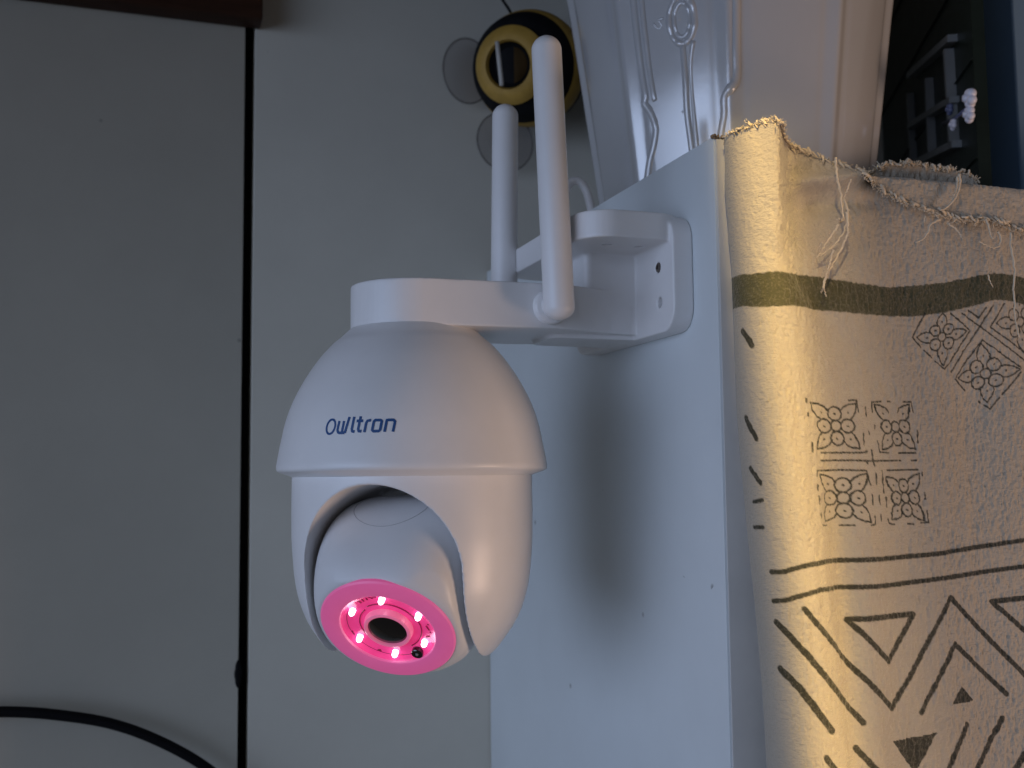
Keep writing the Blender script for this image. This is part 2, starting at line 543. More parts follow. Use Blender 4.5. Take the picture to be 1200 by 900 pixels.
# round cap line on top of the ball's cover
bm = bmesh.new()
cdir = (bf * math.cos(R(67)) + Vector((0, 0, math.sin(R(67))))).normalized()
c2 = bu; c3 = cdir.cross(c2)
P = []
for k in range(65):
    a = 2 * math.pi * k / 64
    d = cdir * math.cos(R(24)) + (c2 * math.cos(a) + c3 * math.sin(a)) * math.sin(R(24))
    du = abs(d.dot(bu)); dr = (d - bu * d.dot(bu)).length
    P.append(BC + d * (S * ((du / A_) ** 3.2 + (dr / RB) ** 3.2) ** (-1 / 3.2)))
add_tube(bm, P, 0.00013, 6, caps=False)
sub.append(bm_obj('cover_seam', bm, M['seam']))
for o_ in sub:
    o_.parent = ball
parts.append(ball)

# wall bracket with arm, one moulding
bm = bmesh.new()
def yz_prism(bm, pts, x0, x1): add_prism(bm, [Vector((x0, y, z)) for y, z in pts], Vector((x1 - x0, 0, 0)))
def xy_prism(bm, pts, z0, z1): add_prism(bm, [Vector((x, y, z0)) for x, y in pts], Vector((0, 0, z1 - z0)))
yz_prism(bm, rrect(0.3705, 0.0566, 0.4700, 0.1022, 0.0095), 0.1942, 0.2029)
xy_prism(bm, rrect(0.1590, 0.3725, 0.2029, 0.4685, 0.0135, 10), 0.0915, 0.1022)
# arm with round end
ra = 0.0245
pts = [(AX + ra * math.cos(R(90 + 180 * k / 32)), YC + ra * math.sin(R(90 + 180 * k / 32))) for k in range(33)]
neck = [(0.1995, 0.0185), (0.192, 0.0168), (0.182, 0.0176), (0.174, 0.0202), (0.166, 0.0233), (0.158, 0.0252), (0.148, 0.0258)]
pts = [(x, YC + h) for x, h in neck] + pts + [(x, YC - h) for x, h in neck[::-1]]
xy_prism(bm, pts, 0.0586, 0.0765)
xy_prism(bm, rrect(0.1715, YC - 0.0172, 0.1995, YC + 0.0172, 0.003), 0.070, 0.094)
# underside boss where the arm meets the plate
xy_prism(bm, rrect(0.158, YC - 0.0135, 0.1985, YC + 0.0135, 0.006), 0.0568, 0.062)
br0 = bm_obj('tmpbr', bm, None)
cuts = []
for hy, hz in ((0.3835, 0.0828), (0.3828, 0.0688), (0.4575, 0.0828), (0.4575, 0.0688)):
    c = bmesh.new()
    lathe_mesh(c, [(0, -0.004), (0.0021, -0.004), (0.0021, 0.02), (0, 0.02)], 24, Matrix.Translation((0.1965, hy, hz)) @ Matrix.Rotation(R(-90), 4, 'Y'))
    cuts.append(bm_obj('tmpc', c, None))
for hx, hy in ((0.1745, 0.388), (0.1885, 0.388), (0.1745, 0.453), (0.1885, 0.453)):
    c = bmesh.new()
    lathe_mesh(c, [(0, -0.01), (0.0019, -0.01), (0.0019, 0.006), (0, 0.006)], 24, Matrix.Translation((hx, hy, 0.0905)))
    cuts.append(bm_obj('tmpc', c, None))
bracket = bake(br0, 'wall_bracket', M['plastic'], None, voxel=0.0004, smooth_it=10, boolean=cuts, union_first=True)
parts.append(bracket)
def screw(y, z):
    bm = bmesh.new()
    lathe_mesh(bm, [(0, 0.0002), (0.0007, 0.0002), (0.0009, 0.0012), (0.0018, 0.0010), (0.0020, 0.0003), (0.0020, -0.001)], 24, Matrix.Translation((0.1952, y, z)) @ Matrix.Rotation(R(-90), 4, 'Y'))
    return bm_obj('screw', bm, M['metal'], angle=30)
parts.append(screw(0.3835, 0.0828)); parts.append(screw(0.4575, 0.0828))

# thin turntable ring between arm and dome
bm = bmesh.new()
lathe_mesh(bm, [(0.0, 0.05885), (0.0231, 0.05885), (0.0231, 0.0580), (0, 0.0580)], 96, Matrix.Translation((AX, YC, 0)))
parts.append(bm_obj('turntable', bm, M['hole'], angle=30))

# antennas
def antenna(y, sy, xb, xt, zt):
    zb_ = 0.0605
    ax0 = Vector((xb, y, zb_)); ax1 = Vector((xt, y + sy * -0.0010, zt))
    d = (ax1 - ax0); L = d.length
    q = d.to_track_quat('Z', 'X').to_matrix().to_4x4()
    r = 0.0060
    pr = []
    for k in range(9):
        a = math.pi / 2 * k / 8
        pr.append((r * math.sin(a) if k else 0, r * 0.75 - r * 0.75 * math.cos(a)))
    r2 = r * 0.985
    for k in range(1, 13):
        a = math.pi / 2 * k / 12
        pr.append((r2 * math.cos(a) if k < 12 else 0, L - r2 + r2 * math.sin(a)))
    bm = bmesh.new()
    lathe_mesh(bm, pr, 40, Matrix.Translation(ax0) @ q)
    o = bm_obj('antenna', bm, M['plastic'])
    # hinge: round collar on the side of the arm
    bm = bmesh.new()
    rot = Matrix.Rotation(R(90 if sy < 0 else -90), 4, 'X')
    lathe_mesh(bm, [(0, -0.004), (0.0070, -0.004), (0.0070, 0.0030), (0.0066, 0.0036), (0.0060, 0.0039), (0.0046, 0.0039), (0.0046, 0.012), (0, 0.012)], 40, Matrix.Translation((xb, YC + sy * 0.0250, 0.0670)) @ rot)
    h = bm_obj('hinge', bm, M['plastic'], angle=40)
    h.parent = o
    return o
parts.append(antenna(YC - 0.0362, -1, 0.1526, 0.1489, 0.1722))
parts.append(antenna(YC + 0.0362, 1, 0.1545, 0.1560, 0.1692))

# white cable that loops out behind the bracket
pts = [tuple(at(x, y, Yc_)) for x, y, Yc_ in ((652, 300, 0.462), (655, 262, 0.470), (661, 228, 0.474), (669, 214, 0.476), (679, 213, 0.476), (687, 224, 0.476), (693, 246, 0.474), (699, 275, 0.470), (704, 296, 0.462))]
bm = bmesh.new()
add_tube(bm, catmull(pts, 10), 0.0021, 12)
parts.append(bm_obj('cable', bm, M['plastic']))

# maker's name on the dome, printed in blue
def dome_r(z):
    zz = z / S
    for (r0, z0), (r1, z1) in zip(prof, prof[1:]):
        if min(z0, z1) <= zz <= max(z0, z1) and abs(z0 - z1) > 1e-6:
            return (r0 + (r1 - r0) * (zz - z0) / (z1 - z0)) * S
    return 0.05
def ell(cx, cy, rx, ry, sl=0.0, n=20):
    return [(cx + rx * math.cos(2 * math.pi * k / n) - sl * ry * math.sin(2 * math.pi * k / n), cy + ry * math.sin(2 * math.pi * k / n)) for k in range(n + 1)]
letters = [
    ell(210, 256, 64, 84, 0.13),
    [(330, 192), (314, 296), (322, 322), (345, 332), (416, 332)], [(396, 196), (380, 322)],
    [(466, 150), (420, 336)],
    [(530, 150), (512, 290), (520, 318), (552, 322)],
    [(614, 146), (596, 290), (604, 318), (642, 320)], [(566, 200), (650, 200)],
    [(678, 332), (692, 225), (706, 200), (750, 194)],
    [(800, 196), (868, 196), (882, 210), (870, 308), (854, 322), (790, 322), (774, 308), (786, 212), (800, 196)],
    [(926, 332), (942, 196), (1020, 196), (1042, 214), (1026, 332)],
]
LOGO_AZ = FA - R(3.0)
def logo_pt(x, y, lift):
    z = (548 - (480 + y / 10.9) - 2.0) * S * 1.0
    u = (x - 600) / 10.9 * S * 0.96
    r = dome_r(z) + lift
    a = LOGO_AZ + u / dome_r(z)
    return AXP + Vector((r * math.cos(a), r * math.sin(a), z))
bm = bmesh.new()
for li, L_ in enumerate(letters):
    hw = 13.5 if li == 0 else 16.5
    P = []
    for (x0, y0), (x1, y1) in zip(L_, L_[1:]):
        n = max(2, int(math.hypot(x1 - x0, y1 - y0) / 18))
        P += [(x0 + (x1 - x0) * k / n, y0 + (y1 - y0) * k / n) for k in range(n)]
    P.append(L_[-1])
    closed = math.hypot(P[0][0] - P[-1][0], P[0][1] - P[-1][1]) < 1
    left, right = [], []
    for i, (x, y) in enumerate(P):
        if closed and i in (0, len(P) - 1):
            a, b = P[-2], P[1]
        else:
            a, b = P[max(0, i - 1)], P[min(len(P) - 1, i + 1)]
        tx, ty = b[0] - a[0], b[1] - a[1]
        ln = math.hypot(tx, ty) or 1
        nx, ny = -ty / ln * hw, tx / ln * hw
        lift = 0.00009 + 0.000008 * li
        left.append(bm.verts.new(logo_pt(x + nx, y + ny, lift)))
        right.append(bm.verts.new(logo_pt(x - nx, y - ny, lift)))
    for i in range(len(P) - 1):
        bm.faces.new((left[i], left[i + 1], right[i + 1], right[i]))
logo = bm_obj('logo', bm, M['ink_blue'], smooth=False)
parts.append(logo)
# children of the ball stay in world coordinates relative to it; adopt shifts every level once
for p in parts:
    p.data.transform(Matrix.Translation(-Vector(cm.location)))
    p.parent = cm
    for ch in p.children:
        ch.data.transform(Matrix.Translation(-Vector(cm.location)))

# ------------------------------------------------------------------ bee ornament hanging on the wall
BEC = at(621, 81, WY - 0.034)
bee = empty('bee_ornament', BEC)
tag(bee, 'round black and yellow bee ornament with clear disc wings hanging on wall', 'ornament')
view = (-BEC).normalized()
ringp = at(592, 75, WY - 0.062)
axis = (ringp - BEC).normalized()
RBE = 0.0335
q = axis.to_track_quat('Z', 'Y').to_matrix().to_4x4()
def band(name, a0, a1, m, rr=1.0):
    bm = bmesh.new()
    pr = []
    n = max(3, int(abs(a1 - a0) / 4))
    for k in range(n + 1):
        a = R(a0 + (a1 - a0) * k / n)
        bul = 1 + 0.02 * math.sin(math.pi * k / n)
        pr.append((RBE * rr * bul * math.sin(a), RBE * rr * bul * math.cos(a) * 1.08))
    pr = [(pr[0][0] * 0.93, pr[0][1] * 0.93)] + pr + [(pr[-1][0] * 0.93, pr[-1][1] * 0.93)]
    lathe_mesh(bm, pr, 64, q)
    return bm_obj(name, bm, m, bee, angle=50)
band('face_ring', 23, 39, M['bee_yellow'], 1.06)
band('body_stripe', 37, 72, M['bee_black'])
band('body_stripe', 72, 98, M['bee_yellow'])
band('body_stripe', 98, 176, M['bee_black'])
bm = bmesh.new()
lathe_mesh(bm, [(0, RBE * 0.90), (RBE * 0.30, RBE * 0.90), (RBE * 0.37, RBE * 0.98)], 48, q)
bm_obj('face_disc', bm, M['bee_black'], bee, angle=20)
bm = bmesh.new()
pts = [q @ Vector((RBE * 0.32 * math.cos(R(t)), RBE * 0.32 * math.sin(R(t)), RBE * 0.905)) for t in range(-90, 91, 10)]
# brown half of the face on the right
hv = (q.to_3x3().inverted() @ Vector((0.94, -0.33, 0)));
ha = math.atan2(hv.y, hv.x)
pts = [q @ Vector((RBE * 0.31 * math.cos(ha + R(t)), RBE * 0.31 * math.sin(ha + R(t)), RBE * 0.905)) for t in range(-78, 79, 12)]
add_prism(bm, pts, axis * 0.0008)
bm_obj('face_patch', bm, M['bee_brown'], bee)
s0, s1 = at(582.5, 49, WY - 0.0655) - BEC, at(588, 100, WY - 0.0655) - BEC
bm = bmesh.new(); add_tube(bm, [s0, s1], 0.0013, 10)
bm_obj('stick', bm, M['bone'], bee)
for (px, py, rx, ry, Yo) in ((548, 83, 0.0155, 0.0205, 0.010), (592, 166, 0.0180, 0.0185, 0.012)):
    c = at(px, py, WY - Yo) - BEC
    bm = bmesh.new()
    prw = [(0, 0.0005), (0.97, 0.0005), (0.97, -0.0005), (0, -0.0005)]
    mt = Matrix.Translation(c) @ Matrix.Diagonal((rx, 1, ry, 1)) @ Matrix.Rotation(R(90), 4, 'X')
    lathe_mesh(bm, [(r, z) for r, z in prw], 64, mt)
    wg = bm_obj('wing', bm, M['clear'], bee, angle=30)
    bm = bmesh.new()
    add_tube(bm, [c + Vector((rx * math.cos(2 * math.pi * k / 64), 0, ry * math.sin(2 * math.pi * k / 64))) for k in range(65)], 0.00055, 8, caps=False)
    rm = bm_obj('rim', bm, M['clear_rim'], wg)
bm = bmesh.new()
add_tube(bm, catmull([at(604, 26, WY - 0.036) - BEC, at(597, 12, WY - 0.030) - BEC, at(585, -8, WY - 0.012) - BEC, at(575, -40, WY - 0.003) - BEC], 6), 0.0009, 8)
bm_obj('cord', bm, M['rubber'], bee)

# ------------------------------------------------------------------ embossed flower pot on the cabinet
PC = Vector((0.291, 0.487, 0.1264))
pot = empty('flower_pot', PC)
tag(pot, 'tall white glazed faceted flower pot with embossed ornament on the cabinet top', 'flower pot')
NF = 9
view_az = math.atan2(-PC.y, -PC.x)
F0 = view_az - R(0.0)
def pot_r(z): return 0.0655 + 0.131 * z + 0.12 * max(0, z - 0.10) ** 1.5
def pot_rad(phi, z):
    seg = 2 * math.pi / NF
    a = (phi - F0) % seg - seg / 2
    flat = math.cos(seg / 2) / math.cos(a)
    ridge = math.exp(-((abs(abs(a) - seg / 2)) / 0.035) ** 2) * 0.012
    groove = -math.exp(-((abs(abs(a) - seg / 2) - 0.085) / 0.025) ** 2) * 0.006
    return pot_r(z) * (0.45 + 0.55 * (flat * 1.03) + ridge + groove)
bm = bmesh.new()
NPH, NZ = 360, 40
H = 0.21
rows = []
for i in range(NZ + 1):
    z = H * i / NZ
    rows.append([bm.verts.new((pot_rad(2 * math.pi * k / NPH, z) * math.cos(2 * math.pi * k / NPH), pot_rad(2 * math.pi * k / NPH, z) * math.sin(2 * math.pi * k / NPH), z)) for k in range(NPH)])
for i in range(3):
    z = H - 0.06 * (i / 2)
    dr = -0.005
    rows.append([bm.verts.new(((pot_r(z) * 0.98 + dr) * math.cos(2 * math.pi * k / NPH), (pot_r(z) * 0.98 + dr) * math.sin(2 * math.pi * k / NPH), z)) for k in range(NPH)])
for i in range(len(rows) - 1):
    for k in range(NPH):
        k2 = (k + 1) % NPH
        bm.faces.new((rows[i][k], rows[i][k2], rows[i + 1][k2], rows[i + 1][k]))
bm.faces.new(rows[0][::-1]); bm.faces.new(rows[-1])
bm_obj('vessel', bm, M['ceramic'], pot, angle=60)
def on_pot(px, py, lift=0.0):
    """pixel -> point on the pot surface (pot coordinates)"""
    d = CAMROT @ Vector(((px - 600) / FPX, -(py - 450) / FPX, -1))
    t = 0.35
    while t < 0.8:
        p = d * t - PC
        if math.hypot(p.x, p.y) < pot_rad(math.atan2(p.y, p.x), p.z) + lift:
            return p
        t += 0.0005
    return None
frame_l = [(742, -40), (744, 0), (748, 40), (753, 80), (758, 112), (757, 122), (764, 132), (770, 150), (768, 170), (763, 190), (760, 210)]
frame_r = [(862, -40), (862, 20), (862, 60), (862, 92), (856, 104), (850, 116), (850, 135), (846, 160), (844, 200)]
def rib(name, px, r):
    bm = bmesh.new()
    P = [on_pot(x, y, -0.45 * r) for x, y in px]
    P = [p for p in P if p is not None]
    add_tube(bm, catmull(P, 6), r, 10)
    return bm_obj(name, bm, M['ceramic'], pot)
rib('embossed_border', frame_l, 0.0024)
rib('embossed_border', [(x + 9, y) for x, y in frame_l[:5]] + [(769, 118)], 0.0018)
rib('embossed_border', frame_r, 0.0024)
ring = [(800 + 15 * math.sin(2 * math.pi * k / 28), 24 - 28 * math.cos(2 * math.pi * k / 28)) for k in range(29)]
rib('embossed_ring', ring, 0.0020)
ring2 = [(800 + 9 * math.sin(2 * math.pi * k / 24), 24 - 20 * math.cos(2 * math.pi * k / 24)) for k in range(25)]
rib('embossed_ring', ring2, 0.0014)
rib('embossed_stem', [(801, 52), (804, 90), (806, 130), (811, 170), (815, 205)], 0.0020)
rib('embossed_stem', [(813, 48), (810, 75), (812, 110), (817, 170), (820, 200)], 0.0015)
rib('embossed_leaf', [(766, 28), (772, 34), (776, 30), (772, 24), (778, 22)], 0.0009)
rib('embossed_leaf', [(800, 132), (806, 126), (809, 118)], 0.0009)

# ------------------------------------------------------------------ dark toy house with lattice window and flower, behind the cloth
HO = at(1095, 150, 0.50)
hd = Vector((math.sin(R(27.5)), math.cos(R(27.5)), 0)).normalized()      # wall direction, going away to the left of the picture
hn = Vector((-hd.y, hd.x, 0));
if hn.dot(HO) > 0: hn = -hn
toy = empty('toy_house', (HO.x, HO.y, 0.1264))
tag(toy, 'dark green toy house wall with grey lattice window behind the cloth', 'toy')
def on_toy(px, py, out=0.0):
    d = CAMROT @ Vector(((px - 600) / FPX, -(py - 450) / FPX, -1))
    return d * ((HO + hn * out).dot(hn) / d.dot(hn)) - Vector(toy.location)
def toy_bar(name, p, q_, wpx, m, out=0.0, th=0.004, vertical=True):
    a = on_toy(*p, out); b = on_toy(*q_, out)
    d = (b - a).normalized()
    side_ = d.cross(hn).normalized() * (wpx * 0.53 / FPX / 2)
    bm = bmesh.new()
    add_prism(bm, [a - side_, b - side_, b + side_, a + side_], hn * th)
    return bm_obj(name, bm, m, toy, smooth=False)
# wall plate
a = on_toy(1012, 240); b = on_toy(1149, 240)
bm = bmesh.new()
a0 = Vector((a.x, a.y, 0)); b0 = Vector((b.x, b.y, 0))
a0 = b0 + (a0 - b0) * 1.6
add_prism(bm, [a0, b0, b0 + Vector((0, 0, 0.26)), a0 + Vector((0, 0, 0.26))], -hn * 0.006)
bm_obj('house_wall', bm, M['toy_green'], toy, smooth=False)
for k in range(5):
    z = 0.03 + 0.05 * k
    bm = bmesh.new()
    add_prism(bm, [a0 + Vector((0, 0, z)), b0 + Vector((0, 0, z)), b0 + Vector((0, 0, z + 0.0006)), a0 + Vector((0, 0, z + 0.0006))], hn * 0.0012)
    bm_obj('brick_seam', bm, M['toy_green'], toy, smooth=False)
fr = toy_bar('window_frame', (1070, 110), (1075, 196), 7, M['toy_grey'])
for p, q_, wd in (((1093, 92), (1097, 181), 7), ((1117, 58), (1124, 172), 8), ((1072, 88), (1122, 44), 9), ((1073, 147), (1124, 116), 8), ((1073, 194), (1127, 168), 9)):
    o_ = toy_bar('window_bar', p, q_, wd, M['toy_grey'], 0.0, 0.0045 if wd == 7 else 0.005)
def knob(px, py, r, m, out):
    bm = bmesh.new()
    c = on_toy(px, py, out)
    for k in range(5):
        ang = 2 * math.pi * k / 5
        rr = bmesh.ops.create_uvsphere(bm, u_segments=14, v_segments=8, radius=r * 0.52)
        off = hd * math.cos(ang) * r * 0.55 + Vector((0, 0, 1)) * math.sin(ang) * r * 0.55
        for v in rr['verts']: v.co = c + off + v.co
    lathe_mesh(bm, [(0, r * 0.75), (r * 0.33, r * 0.75), (r * 0.36, r * 0.3), (r * 0.36, 0)], 16, Matrix.Translation(c) @ hn.to_track_quat('Z', 'Y').to_matrix().to_4x4())
    return bm_obj('flower', bm, m, toy)
knob(1137, 115, 0.0047, M['toy_white'], 0.010)
knob(1136, 134, 0.0040, M['toy_white'], 0.010)
knob(1113, 128, 0.0030, M['toy_blue'], 0.009)
knob(1117, 146, 0.0030, M['toy_white'], 0.009)
bm = bmesh.new()
add_tube(bm, [on_toy(1105, 145, 0.006), on_toy(1120, 138, 0.008), on_toy(1136, 125, 0.009)], 0.0009, 8)
bm_obj('flower_stem', bm, M['toy_blue'], toy)

# upright board at the right edge
b1 = at(1148, 0, 0.530); b2 = at(1191, 100, 0.50)
bm = bmesh.new()
dv = Vector((b2.x - b1.x, b2.y - b1.y, 0)).normalized()
nv = Vector((-dv.y, dv.x, 0))
if nv.x < 0: nv = -nv
A_p = Vector((b1.x, b1.y, 0.1264)); B_p = Vector((b2.x, b2.y, 0.1264))
add_prism(bm, [A_p, B_p, B_p + nv * 0.016, A_p + nv * 0.016], Vector((0, 0, 0.30)))
bmesh.ops.bevel(bm, geom=list(bm.edges), offset=0.0006, segments=2, affect='EDGES')
tag(bm_obj('upright_board', bm, M['board_blue_light'], angle=40), 'upright board with blue light painted into its colour, standing behind the cloth at the right edge', 'board')

# ------------------------------------------------------------------ printed cloth hanging over the cabinet front
def vnoise(x, y, seed):
    """smooth value noise on arrays"""
    r = np.random.default_rng(seed)
    T = r.random((256, 256))
    xi = np.floor(x).astype(int); yi = np.floor(y).astype(int)
    fx = x - xi; fy = y - yi
    fx = fx * fx * (3 - 2 * fx); fy = fy * fy * (3 - 2 * fy)
    g = lambda a, b: T[a % 256, b % 256]
    return ((g(xi, yi) * (1 - fx) + g(xi + 1, yi) * fx) * (1 - fy) + (g(xi, yi + 1) * (1 - fx) + g(xi + 1, yi + 1) * fx) * fy) * 2 - 1

CY = 0.330
def gauss(x, c, s): return np.exp(-((x - c) / s) ** 2)
def sstep(a, b, x):
    t = np.clip((x - a) / (b - a), 0, 1)
    return t * t * (3 - 2 * t)

# left outline of the hanging cloth, height -> x
LZ = np.array([-0.20, -0.1008, -0.0731, -0.0446, -0.0202, 0.0022, 0.0219, 0.0546, 0.0777, 0.1062, 0.124, 0.14])
LX = np.array([0.2175, 0.2136, 0.2126, 0.2106, 0.2085, 0.2068, 0.2056, 0.2054, 0.2050, 0.2034, 0.2036, 0.2040])
def xleft(z): return np.interp(z, LZ, LX)
# cross-section from the side of the cabinet round the corner and along the front
CS = catmull([(0.0045, 0.3520, 0), (0.0012, 0.3480, 0), (0.0000, 0.3430, 0), (0.0005, 0.3380, 0), (0.0030, 0.3325, 0), (0.0068, 0.3288, 0), (0.0120, 0.3272, 0), (0.0185, 0.3275, 0), (0.030, 0.3290, 0), (0.060, 0.3300, 0), (0.11, 0.3300, 0), (0.165, 0.3302, 0)], 20)
csx = np.array([v.x for v in CS]); csy = np.array([v.y for v in CS])
arc = np.concatenate([[0], np.cumsum(np.hypot(np.diff(csx), np.diff(csy)))])
def section(s): return np.interp(s, arc, csx), np.interp(s, arc, csy)
# top outline of the front sheet, x -> height
TPX = [(855, 152), (862, 147), (872, 145), (884, 144), (897, 143), (906, 147), (918, 155), (932, 161), (948, 166), (962, 173), (978, 182), (992, 192), (1002, 203), (1014, 211), (1040, 213), (1080, 214), (1130, 215), (1160, 216), (1200, 218), (1290, 226)]
tp = [at(x, y, 0.329) for x, y in TPX]
TX = np.array([v.x for v in tp]); TZ = np.array([v.z for v in tp])
TZ[15:] = TZ[14]
def ztop(x): return np.interp(x, TX, TZ)
pk = lambda x, y: at(x, y, CY)
XC = pk(905, 200).x          # crest at the corner
XE = pk(1003, 200).x         # where the raw edge starts to fold over
def displace(X, Z, s):
    """change of depth, + = away from the camera"""
    d = np.zeros_like(X)
    # slack pocket under the raw edge, right of the crest
    top_ = sstep(0.066, 0.100, Z)
    d += 0.0085 * top_ * sstep(XC - 0.001, XC + 0.013, X) * (1 - sstep(XC + 0.016, XE + 0.004, X))
    d -= 0.0028 * sstep(0.070, 0.09, Z) * gauss(X, XC - 0.0012, 0.0035)
    # little roll inside the pocket
    xr = pk(950, 212); 
    line = xr.z + (X - xr.x) * 0.10
    d -= 0.0062 * gauss(Z, line + 0.001, 0.0030) * sstep(xr.x - 0.007, xr.x + 0.004, X) * (1 - sstep(XE - 0.001, XE + 0.008, X))
    d += 0.0030 * gauss(Z, line - 0.0075, 0.0035) * sstep(xr.x - 0.004, xr.x + 0.006, X) * (1 - sstep(XE + 0.004, XE + 0.02, X))
    # slanting drag folds from the corner
    for (x0, z0, sl, wd, am) in ((0.221, 0.075, 0.55, 0.0040, 0.0011), (0.229, 0.062, 0.9, 0.005, 0.0010), (0.216, 0.040, 0.15, 0.0035, 0.0007), (0.252, 0.088, -0.9, 0.008, 0.0008)):
        u = (X - x0) + (Z - z0) * sl
        d += am * np.exp(-(u / wd) ** 2) * np.exp(-((Z - z0) / 0.028) ** 2)
    # long hanging folds
    v = pk(986, 690)
    d += 0.0030 * gauss(X + 0.06 * (Z - v.z), v.x, 0.0052) * sstep(0.010, -0.012, Z) * sstep(-0.13, -0.04, Z)
    d -= 0.0012 * gauss(X, v.x + 0.011, 0.006) * sstep(0.02, -0.02, Z)
    v2 = pk(1135, 480)
    d += 0.0035 * gauss(X, v2.x + 0.004, 0.012) * gauss(Z, v2.z - 0.004, 0.030)
    d -= 0.0014 * gauss(X, pk(1075, 0).x, 0.015) * sstep(0.05, 0.0, Z)
    d += 0.0020 * np.sin((X - 0.2) * 95 + Z * 14) * sstep(XC + 0.01, XC + 0.04, X) * 0.45
    # crinkles: long vertical, and fine
    f = sstep(0.002, 0.012, s)
    d += f * 0.00020 * vnoise(X * 420, Z * 90, 3)
    d += f * 0.00026 * vnoise(X * 900, Z * 300, 4)
    d += f * 0.00030 * vnoise(X * 1500, Z * 900, 5)
    return d
SMAX = float(arc[-1]) - 0.001
NS, NTT = 600, 760
s1 = np.linspace(0, SMAX, NS)
t1 = np.linspace(0, 1, NTT)
Sg, Tg = np.meshgrid(s1, t1)
dx, yy = section(Sg)
ZB = -0.150
def sheet_point(Sg, Z):
    dx, yy = section(Sg)
    X = xleft(Z) + dx
    return X, yy
zt = ztop(xleft(np.full_like(s1, 0.115)) + section(s1)[0])
zt = zt + 0.0003 * vnoise(s1 * 900, s1 * 0, 11) * (xleft(np.full_like(s1, .115)) + section(s1)[0] < XE)
Z = zt[None, :] + (ZB - zt[None, :]) * Tg
X, Y = sheet_point(Sg, Z)
Y = Y + displace(X, Z, Sg)
# right of the raw edge the sheet rolls back over the top
roll = sstep(XE - 0.003, XE + 0.010, X)
dtop = zt[None, :] - Z
rr_ = 0.0035
Y = Y + roll * np.where(dtop < rr_, rr_ - np.sqrt(np.maximum(0, rr_ ** 2 - (rr_ - dtop) ** 2)), 0)

# ---- printed ink: distance to strokes in the plane of the cloth
ink = np.zeros_like(X)
i_f = int(np.argmin(csx))
fx_, fy_, fs_ = csx[i_f:], csy[i_f:], arc[i_f:]
def on_cloth(px, py):
    """photo pixel -> (arc length round the corner, height) on the hanging cloth"""
    d = CAMROT @ Vector(((px - 600) / FPX, -(py - 450) / FPX, -1))
    for Yq in np.arange(0.322, 0.3445, 0.00025):
        t = Yq / d.y
        dxq = d.x * t - xleft(d.z * t)
        if dxq >= 0 and Yq >= np.interp(dxq, fx_, fy_):
            return float(np.interp(dxq, fx_, fs_)), d.z * t
    return None
def stroke(px, wpx, soft=0.00022, amt=1.0):
    hw = wpx / 2 * 0.00029
    Q = []
    for (x0, y0), (x1, y1) in zip(px, px[1:]):
        n = max(1, int(math.hypot(x1 - x0, y1 - y0) / 6)) if x0 < 960 or x1 < 960 else 1
        Q += [(x0 + (x1 - x0) * k / n, y0 + (y1 - y0) * k / n) for k in range(n)]
    Q.append(px[-1])
    P = [on_cloth(*p) for p in Q]
    for a, b in zip(P, P[1:]):
        if a is None or b is None: continue
        m = hw + 0.0012
        c0 = np.searchsorted(s1, min(a[0], b[0]) - m); c1 = np.searchsorted(s1, max(a[0], b[0]) + m)
        z0, z1 = min(a[1], b[1]) - m, max(a[1], b[1]) + m
        if c1 <= c0: continue
        zz = Z[:, c0:c1]; xx = Sg[:, c0:c1]
        r0 = np.nonzero((zz.min(axis=1) < z1) & (zz.max(axis=1) > z0))[0]
        if len(r0) == 0: continue
        r0, r1 = r0[0], r0[-1] + 1
        xx = xx[r0:r1]; zz = zz[r0:r1]
        ex, ez = b[0] - a[0], b[1] - a[1]
        L2 = ex * ex + ez * ez + 1e-14
        t = np.clip(((xx - a[0]) * ex + (zz - a[1]) * ez) / L2, 0, 1)
        dd = np.hypot(xx - a[0] - t * ex, zz - a[1] - t * ez)
        dd = dd + 0.00012 * vnoise(xx * 1500, zz * 1500, 21)
        ink[r0:r1, c0:c1] = np.maximum(ink[r0:r1, c0:c1], amt * np.clip((hw + soft / 2 - dd) / soft, 0, 1))
def fill(px, amt=1.0):
    P = [on_cloth(*p) for p in px]
    inside = np.ones_like(X, bool)
    cx = sum(p[0] for p in P) / len(P); cz = sum(p[1] for p in P) / len(P)
    for a, b in zip(P, P[1:] + P[:1]):
        sgn = (b[0] - a[0]) * (cz - a[1]) - (b[1] - a[1]) * (cx - a[0])
        inside &= ((b[0] - a[0]) * (Z - a[1]) - (b[1] - a[1]) * (Sg - a[0])) * sgn > 0
    ink[inside] = np.maximum(ink[inside], amt)
# wide band
up = [(868, 321), (880, 321), (905, 318), (930, 319), (960, 323), (1000, 331), (1040, 336), (1075, 334), (1110, 330), (1140, 324), (1165, 320), (1185, 322), (1210, 328), (1290, 336)]
lo = [(869, 360), (890, 361), (930, 359), (960, 363), (1000, 368), (1040, 371), (1075, 371), (1110, 366), (1140, 359), (1165, 352), (1185, 354), (1210, 360), (1290, 368)]
ux = [q_ for q_ in (on_cloth(*p) for p in up) if q_]; lx = [q_ for q_ in (on_cloth(*p) for p in lo) if q_]
uz = np.interp(Sg, [p[0] for p in ux], [p[1] for p in ux]) + 0.00025 * vnoise(X * 1200, Z * 0, 31)
lz = np.interp(Sg, [p[0] for p in lx], [p[1] for p in lx]) + 0.00018 * vnoise(X * 1200, Z * 0, 32)
bandm = np.clip((uz - Z) / 0.0003, 0, 1) * np.clip((Z - lz) / 0.0003, 0, 1)
